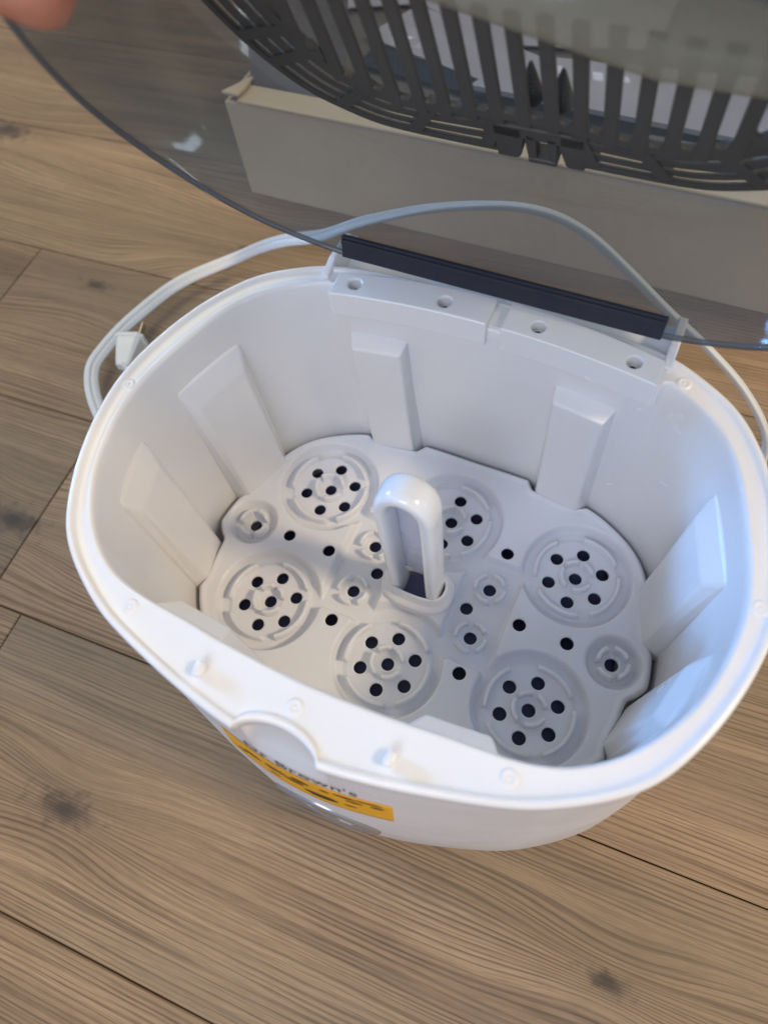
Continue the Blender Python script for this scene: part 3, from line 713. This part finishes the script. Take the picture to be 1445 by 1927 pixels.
# curved locating ribs as small swept ridges
def arc(cx, cy, r, a0, a1, h, wd=0.0022, zb=None, name='locating_rib'):
    n = max(6, int((a1 - a0) * r / 0.0012)); V = []; F = []
    sec = [(-wd / 2 - 0.0003, -0.004), (-wd / 2, h - 0.0005), (-wd * 0.3, h - 0.0001), (0, h), (wd * 0.3, h - 0.0001), (wd / 2, h - 0.0005), (wd / 2 + 0.0003, -0.004)]
    m = len(sec)
    for i in range(n + 1):
        a = a0 + (a1 - a0) * i / n; e_ = 0.0006 if i in (0, n) else 0
        z0 = zb if zb is not None else float(height(np.array([cx + r * math.cos(a)]), np.array([cy + r * math.sin(a)]))[0])
        for (dr, dz) in sec: V.append((cx + (r + dr) * math.cos(a), cy + (r + dr) * math.sin(a), z0 + min(dz, h - e_)))
    for i in range(n):
        for q in range(m - 1): a = i * m + q; F.append((a, a + m, a + m + 1, a + 1))
    F.append(tuple(range(m))); F.append(tuple(n * m + q for q in range(m))[::-1])
    return pymesh(name, V, F, M_tray, tray)
R_ = math.radians
for (x, y) in BIG:
    # outer ring: four arcs with uneven gaps, as moulded
    for a0, a1 in ((38, 97), (135, 200), (222, 290), (-55, 20)):
        arc(x, y, 0.0240, R_(a0), R_(a1), 0.0054, zb=0.0014)
    for a0, a1 in ((25, 75), (95, 150), (165, 245), (270, 345)):
        arc(x, y, 0.0088, R_(a0), R_(a1), 0.0066, zb=0.0010)
for (x, y) in SML:
    for a0, a1 in ((35, 100), (125, 195), (220, 285), (305, 375)): arc(x, y, 0.0082, R_(a0), R_(a1), 0.0074, zb=0.0004)
for (x, y) in KS:
    for a0, a1 in ((35, 95), (120, 200), (225, 285), (310, 370)): arc(x, y, 0.0086, R_(a0), R_(a1), 0.0050, zb=0.0)

# collar round the handle
def oval_ring(prof, n=64, cx=-0.001, cy=-0.001):
    V = []; F = []
    for (a, b, z) in prof:
        for i in range(n):
            t = 2 * PI * i / n; c, s = math.cos(t), math.sin(t); p = 2.6
            V.append((cx + a * abs(c) ** (2 / p) * (1 if c >= 0 else -1), cy + b * abs(s) ** (2 / p) * (1 if s >= 0 else -1), z))
    for k in range(len(prof) - 1):
        for i in range(n): F.append((k * n + i, k * n + (i + 1) % n, (k + 1) * n + (i + 1) % n, (k + 1) * n + i))
    return V, F
V, F = oval_ring([(0.0222, 0.0150, 0.004), (0.0220, 0.0147, 0.0096), (0.0213, 0.0140, 0.0108), (0.0196, 0.0118, 0.0111), (0.0190, 0.0110, 0.0117), (0.0184, 0.0103, 0.0180), (0.0180, 0.0099, 0.0187), (0.0171, 0.0091, 0.0187), (0.0166, 0.0086, 0.0180), (0.0163, 0.0082, 0.002)])
pymesh('handle_collar', V, F, M_tray, tray)
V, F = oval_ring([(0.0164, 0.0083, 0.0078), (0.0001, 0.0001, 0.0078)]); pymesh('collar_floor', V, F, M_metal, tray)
# arch handle with two upright legs
pp = [(-0.0113, 0.0), (-0.0113, 0.03), (-0.0115, 0.07), (-0.0116, 0.100), (-0.0113, 0.1125), (-0.0085, 0.1215), (-0.0035, 0.1262), (0.0020, 0.1268), (0.0075, 0.1235), (0.0108, 0.1160), (0.0113, 0.104), (0.0112, 0.07), (0.0110, 0.03), (0.0110, 0.0)]
path = catmull([(x - 0.001, -0.001, z) for x, z in pp], 8)
hx, hy = 0.0043, 0.0082; p = 2.7; sec = []
for i in range(28):
    t = 2 * PI * i / 28; c, s = math.cos(t), math.sin(t); sec.append((hx * abs(c) ** (2 / p) * (1 if c >= 0 else -1), hy * abs(s) ** (2 / p) * (1 if s >= 0 else -1)))
V, F = tube(path, sec, up=(1, 0, 0)); handle = pymesh('handle', V, F, M_handle, tray)

bm = bmesh.new(); Mw = Matrix(((1, 0, 0, -0.001), (0, 0, 1, 0), (0, 1, 0, 0), (0, 0, 0, 1)))
prism_bm(bm, [(-0.0100, 0.030), (0.0100, 0.030), (0.0100, 0.112), (0.0070, 0.119), (0.0, 0.1225), (-0.0070, 0.118), (-0.0105, 0.110)], 0.0008, 0.0026, Mw)
bevel(bmobj('handle_web', bm, M_web, tray), 0.0005)

# ------------------------------------------------------------------ power cord and plug
def cord(name, pts, parent, twist=None):
    c = catmull(pts, 14); o = None
    r = 0.0029; sec = []
    for i in range(40):      # figure-of-eight outline of twin flex
        a = 2 * PI * i / 40; rr = r * (1.0 + 0.95 * abs(math.cos(a)) ** 1.3); sec.append((rr * math.cos(a), r * math.sin(a) * (0.30 + 0.70 * min(1, abs(math.cos(a)) * 2.2))))
    V, F = tube([tuple(p) for p in c], sec, up=(0, 0, 1), twist=twist)
    return pymesh(name, V, F, M_cord, parent)
cf = FZ + 0.0035
c1 = cord('power_cord', [(-0.10, 0.045, cf), (-0.20, 0.038, cf), (-0.262, 0.034, cf + .004), (-0.302, 0.053, cf + 0.010), (-0.330, 0.083, cf + 0.012), (-0.334, 0.112, cf + .012), (-0.328, 0.150, cf + .012), (-0.3145, 0.197, cf + .009), (-0.280, 0.238, -0.036), (-0.240, 0.228, -0.004), (-0.200, 0.212, 0.028), (-0.161, 0.202, 0.0515), (-0.128, 0.200, 0.073), (-0.096, 0.200, 0.089), (-0.070, 0.200, 0.100), (-0.043, 0.200, 0.1085), (-0.020, 0.200, 0.1135), (0.000, 0.200, 0.1135), (0.016, 0.200, 0.1090), (0.031, 0.200, 0.101), (0.054, 0.200, 0.084), (0.077, 0.200, 0.066), (0.109, 0.200, 0.043), (0.140, 0.200, 0.016), (0.166, 0.198, -0.016), (0.176, 0.196, cf), (0.172, 0.165, cf), (0.13, 0.13, cf), (0.06, 0.09, cf)], ster, twist=lambda t: 1.1 + 0.8 * math.sin(t * 7.0))
# plug
pl_o = Vector((-0.3215, 0.1270, FZ)); pd = Vector((-0.33, 0.94, 0)).normalized(); pxv = Vector((pd.y, -pd.x, 0))
MP = Matrix(((pxv.x, pd.x, 0, pl_o.x), (pxv.y, pd.y, 0, pl_o.y), (0, 0, 1, pl_o.z), (0, 0, 0, 1)))
bm = bmesh.new()
lay = [(0.0, 0.0055, 0.0040), (0.006, 0.0070, 0.0052), (0.018, 0.0092, 0.0078), (0.026, 0.0105, 0.0088), (0.0262, 0.0128, 0.0100), (0.0295, 0.0128, 0.0100)]
rg = []
for (yy, hw, hh) in lay:
    rg.append([bm.verts.new(MP @ Vector((a, yy - 0.0295 + 0.0 , 0.0102 + b_))) for a, b_ in ((-hw, -hh * .7), (-hw * .7, -hh), (hw * .7, -hh), (hw, -hh * .7), (hw, hh * .7), (hw * .7, hh), (-hw * .7, hh), (-hw, hh * .7))])
for a, b_ in zip(rg[:-1], rg[1:]):
    for i in range(8): bm.faces.new((a[i], a[(i + 1) % 8], b_[(i + 1) % 8], b_[i]))
bm.faces.new(rg[0][::-1]); bm.faces.new(rg[-1])
plug = bevel(bmobj('plug', bm, M_plug, ster), 0.0008)
for s in (-1, 1):
    bm = bmesh.new(); box_bm(bm, s * 0.0063 - 0.00075, s * 0.0063 + 0.00075, 0, 0.0165, 0.0070, 0.0134, MP); bevel(bmobj('prong', bm, M_brass, plug), 0.0004)
cord('plug_lead', [tuple(MP @ Vector((0, -0.028, 0.0102))), tuple(MP @ Vector((0.012, -0.038, 0.007))), (-0.270, 0.080, cf), (-0.22, 0.07, cf), (-0.16, 0.06, cf)], plug)

# ------------------------------------------------------------------ carton behind
ct = empty('cardboard_carton', (-0.05, 0.45, FZ))
tag(ct, 'open cream cardboard carton standing behind the steriliser, seen through the smoky lid', 'carton')
MC = Matrix.Translation((-0.322, 0.331, 0)) @ Matrix.Rotation(math.radians(0.6), 4, 'Z')
LW, LD, TOPZ = 0.80, 0.52, 0.041
def cpart(name, x0, x1, y0, y1, z0, z1, m_=M_carton, bv_=0.0012, rot=None):
    bm = bmesh.new(); box_bm(bm, x0, x1, y0, y1, z0, z1, MC @ rot if rot else MC); return bevel(bmobj(name, bm, m_, ct), bv_)
cpart('front_wall', 0, LW, 0, 0.004, FZ, TOPZ)
cpart('side_wall', 0, 0.004, 0.0042, LD, FZ, TOPZ)
cpart('side_wall', LW - 0.004, LW, 0.0042, LD, FZ, TOPZ)
cpart('back_wall', 0, LW, LD + 0.0002, LD + 0.004, FZ, TOPZ)
cpart('front_flap', 0.014, LW - 0.004, -0.001, 0.022, TOPZ + 0.001, TOPZ + 0.004, rot=Matrix.Translation((0, 0, 0)))
cpart('insert_board', 0.012, LW - 0.006, 0.012, LD - 0.004, TOPZ - 0.012, TOPZ - 0.008, M_insert)
bm = bmesh.new(); prism_bm(bm, [(0.000, 0.000), (0.016, -0.0005), (0.0175, 0.011), (0.0165, 0.027)], TOPZ + 0.006, TOPZ + 0.009, MC); bevel(bmobj('corner_flap', bm, M_carton, ct), 0.0008)
# pinkish inner liner board leaning just behind the flap
bm = bmesh.new(); prism_bm(bm, [(0.014, 0.0), (0.105, 0.0), (0.105, 0.20), (0.014, 0.20)], 0, 0.002, MC @ Matrix.Translation((0, 0.0235, TOPZ - 0.006)) @ Matrix.Rotation(R_(70), 4, 'X')); bmobj('liner_board', bm, M_insert, ct)

def sheet(name, pts, z, mat_, label, cat, group=None, th=0.0012, tilt=0.0):
    bm = bmesh.new(); cxm = sum(p_[0] for p_ in pts) / len(pts); cym = sum(p_[1] for p_ in pts) / len(pts)
    prism_bm(bm, [(a - cxm, b_ - cym) for a, b_ in pts], 0, th, None)
    o = bmobj(name, bm, mat_); o.location = (cxm, cym, z); o.rotation_euler = (tilt, 0, 0); return tag(o, label, cat, group)
zc = TOPZ - 0.0075
sheet('leaflet', [(-0.245, 0.452), (-0.115, 0.420), (-0.085, 0.462), (-0.215, 0.505)], zc + 0.006, M_paper, 'folded white leaflet showing through the left basket slots', 'leaflet', tilt=0.05)
sheet('leaflet', [(-0.125, 0.400), (0.175, 0.392), (0.18, 0.475), (-0.10, 0.448)], zc + 0.011, M_paper, 'wide white booklet showing through the right basket slots', 'booklet', th=0.004, tilt=0.03)
sheet('pouch', [(-0.235, 0.415), (-0.10, 0.40), (-0.09, 0.440), (-0.23, 0.452)], zc + 0.002, M_blue, 'dark blue plastic pouch lying between the white leaflet and booklet', 'pouch', th=0.003)
sheet('pouch', [(-0.14, 0.372), (0.02, 0.372), (0.02, 0.391), (-0.13, 0.397)], zc + 0.001, M_blue, 'narrow black pouch at the front edge of the white booklet', 'pouch', th=0.003)
sheet('leaflet', [(-0.30, 0.485), (-0.22, 0.515), (-0.12, 0.475), (0.0, 0.50), (0.0, 0.58), (-0.30, 0.58)], zc + 0.004, M_paper, 'white sheet farthest back in the carton behind the dark basket', 'leaflet')
sheet('bag', [(0.02, 0.372), (0.20, 0.372), (0.20, 0.3905), (0.02, 0.391)], zc + 0.004, plastic('clear_grey_bag', (0.22, 0.22, 0.22), 0.7), 'grey plastic bag edge in front of the white booklet', 'bag', th=0.003)

# ribbed tong tips
tg = empty('tongs', tuple(ML @ Vector((0.003, 0.045, 0.066)))); tag(tg, 'grey ribbed tong tips standing behind the middle basket slats', 'tongs')
for (xc, sc0) in ((-0.002, 0.0395), (0.0105, 0.0385)):
    V = []; F = []; n = 22; m = 14
    for i in range(n + 1):
        t = i / n; rr = 0.0045 * (1 - t ** 1.4 * 0.85) * (1 + 0.12 * (i % 2)); s_ = sc0 + 0.024 * t
        for q in range(m): a = 2 * PI * q / m; V.append(ML @ Vector((xc + 0.0015 * t + rr * math.cos(a), s_, WB + 0.0085 + rr * 0.8 * math.sin(a))))
    for i in range(n):
        for q in range(m): a = i * m + q; b = i * m + (q + 1) % m; F.append((a, b, b + m, a + m))
    F.append(tuple(range(m))[::-1]); F.append(tuple(n * m + q for q in range(m)))
    pymesh('ribbed_tip', V, F, M_tong, tg, False)

# ------------------------------------------------------------------ hand holding the lid's edge
def skin_mat():
    m, nt, b = mat('skin'); tc = nt.nodes.new('ShaderNodeTexCoord')
    n = nt.nodes.new('ShaderNodeTexNoise'); n.inputs['Scale'].default_value = 90; n.inputs['Detail'].default_value = 4; nt.links.new(tc.outputs['Object'], n.inputs['Vector'])
    r = nt.nodes.new('ShaderNodeValToRGB'); r.color_ramp.elements[0].color = (0.50, 0.185, 0.115, 1); r.color_ramp.elements[1].color = (0.66, 0.29, 0.19, 1)
    r.color_ramp.elements[0].position = 0.3; r.color_ramp.elements[1].position = 0.7
    nt.links.new(n.outputs['Fac'], r.inputs[0]); nt.links.new(r.outputs[0], b.inputs['Base Color'])
    b.inputs['Roughness'].default_value = 0.5; b.inputs['Subsurface Weight'].default_value = 0.25; b.inputs['Subsurface Radius'].default_value = (0.006, 0.002, 0.001); b.inputs['Subsurface Scale'].default_value = 1
    bp = nt.nodes.new('ShaderNodeBump'); bp.inputs['Strength'].default_value = 0.2; bp.inputs['Distance'].default_value = 0.0005; nt.links.new(n.outputs['Fac'], bp.inputs['Height']); nt.links.new(bp.outputs[0], b.inputs['Normal'])
    return m
M_skin = skin_mat(); M_nail = plastic('fingernail', (0.68, 0.36, 0.28), 0.25)
# world frame of the hand: T = thumb tip on the inner side of the lid edge, fingers curl round the outer side
Tt = Vector((-0.1030, 0.0150, 0.3000))
ux = Vector((0.9066, 0.4122, -0.0902)); uy = Vector((0.3319, -0.8286, -0.4509)) * -1; uz = Vector((-0.2606, 0.3788, -0.8880)) * -1   # rough right / up / toward viewer
def HP(a, b_, c): return Tt + ux * a + uy * b_ + uz * c
Tt = Tt + ux * 0.0115 + uy * 0.001
verts = []; edges = []; rad = []
def addv(p, r): verts.append(tuple(p)); rad.append(r); return len(verts) - 1
wr0 = addv(HP(-0.105, 0.150, 0.010), 0.026)
wr = addv(HP(-0.085, 0.105, 0.002), 0.024); edges.append((wr0, wr))
pm1 = addv(HP(-0.066, 0.072, -0.006), 0.027); edges.append((wr, pm1))
pm2 = addv(HP(-0.050, 0.048, -0.016), 0.023); edges.append((pm1, pm2))
t0 = addv(HP(-0.058, 0.040, 0.004), 0.014); t1 = addv(HP(-0.036, 0.020, 0.004), 0.0120); t2 = addv(HP(-0.015, 0.004, 0.002), 0.0112); t3 = addv(HP(-0.001, -0.001, 0.001), 0.0098)
edges += [(pm1, t0), (t0, t1), (t1, t2), (t2, t3)]
for k, (dx, dy, ln) in enumerate(((0.012, 0.010, 1.0), (0.022, 0.028, 1.06), (0.024, 0.046, 1.0), (0.018, 0.062, 0.82))):
    dy += 0.022
    a = addv(HP(-0.040 + dx * 0.6, 0.040 + dy, -0.022), 0.0105)
    b_ = addv(HP(-0.022 + dx, 0.034 + dy, -0.040), 0.0092)
    c = addv(HP(-0.002 + dx, 0.026 + dy, -0.040 + 0.002), 0.0083)
    d = addv(HP(0.010 + dx * ln, 0.022 + dy, -0.026), 0.0068)
    edges += [(pm2 if k < 2 else pm1, a), (a, b_), (b_, c), (c, d)]
me = bpy.data.meshes.new('hand_skin'); me.from_pydata(verts, edges, []); ho = bpy.data.objects.new('h', me); col.objects.link(ho)
sk_ = ho.modifiers.new('skin', 'SKIN'); sk_.use_smooth_shade = True
for i, v in enumerate(me.skin_vertices[0].data): v.radius = (rad[i], rad[i]); v.use_root = (i == 0)
sb = ho.modifiers.new('sub', 'SUBSURF'); sb.levels = 2; sb.render_levels = 2
bpy.context.view_layer.update(); m3 = bpy.data.meshes.new_from_object(ho.evaluated_get(bpy.context.evaluated_depsgraph_get())); bpy.data.objects.remove(ho)
hand = link_mesh('hand', m3, M_skin); tag(hand, "person's hand pinching the smoky lid's left edge at the top corner", 'hand')
V = []; F = []; n = 14
nc = HP(-0.001, 0.004, 0.0092); 
for k, f in enumerate((1.0, 0.7, 0.35)):
    for i in range(n): a = 2 * PI * i / n; V.append(nc + ux * (0.0060 * f * math.cos(a)) + uy * (0.0048 * f * math.sin(a)) + uz * (0.0006 * k - 0.0018 * (f * math.sin(a)) ** 2))
V.append(nc + uz * 0.0014)
for k in range(2):
    for i in range(n): F.append((k * n + i, k * n + (i + 1) % n, (k + 1) * n + (i + 1) % n, (k + 1) * n + i))
for i in range(n): F.append((2 * n + i, 2 * n + (i + 1) % n, 3 * n))
pymesh('fingernail', V, F, M_nail, hand)

sc.cycles.max_bounces = 10; sc.cycles.transparent_max_bounces = 16
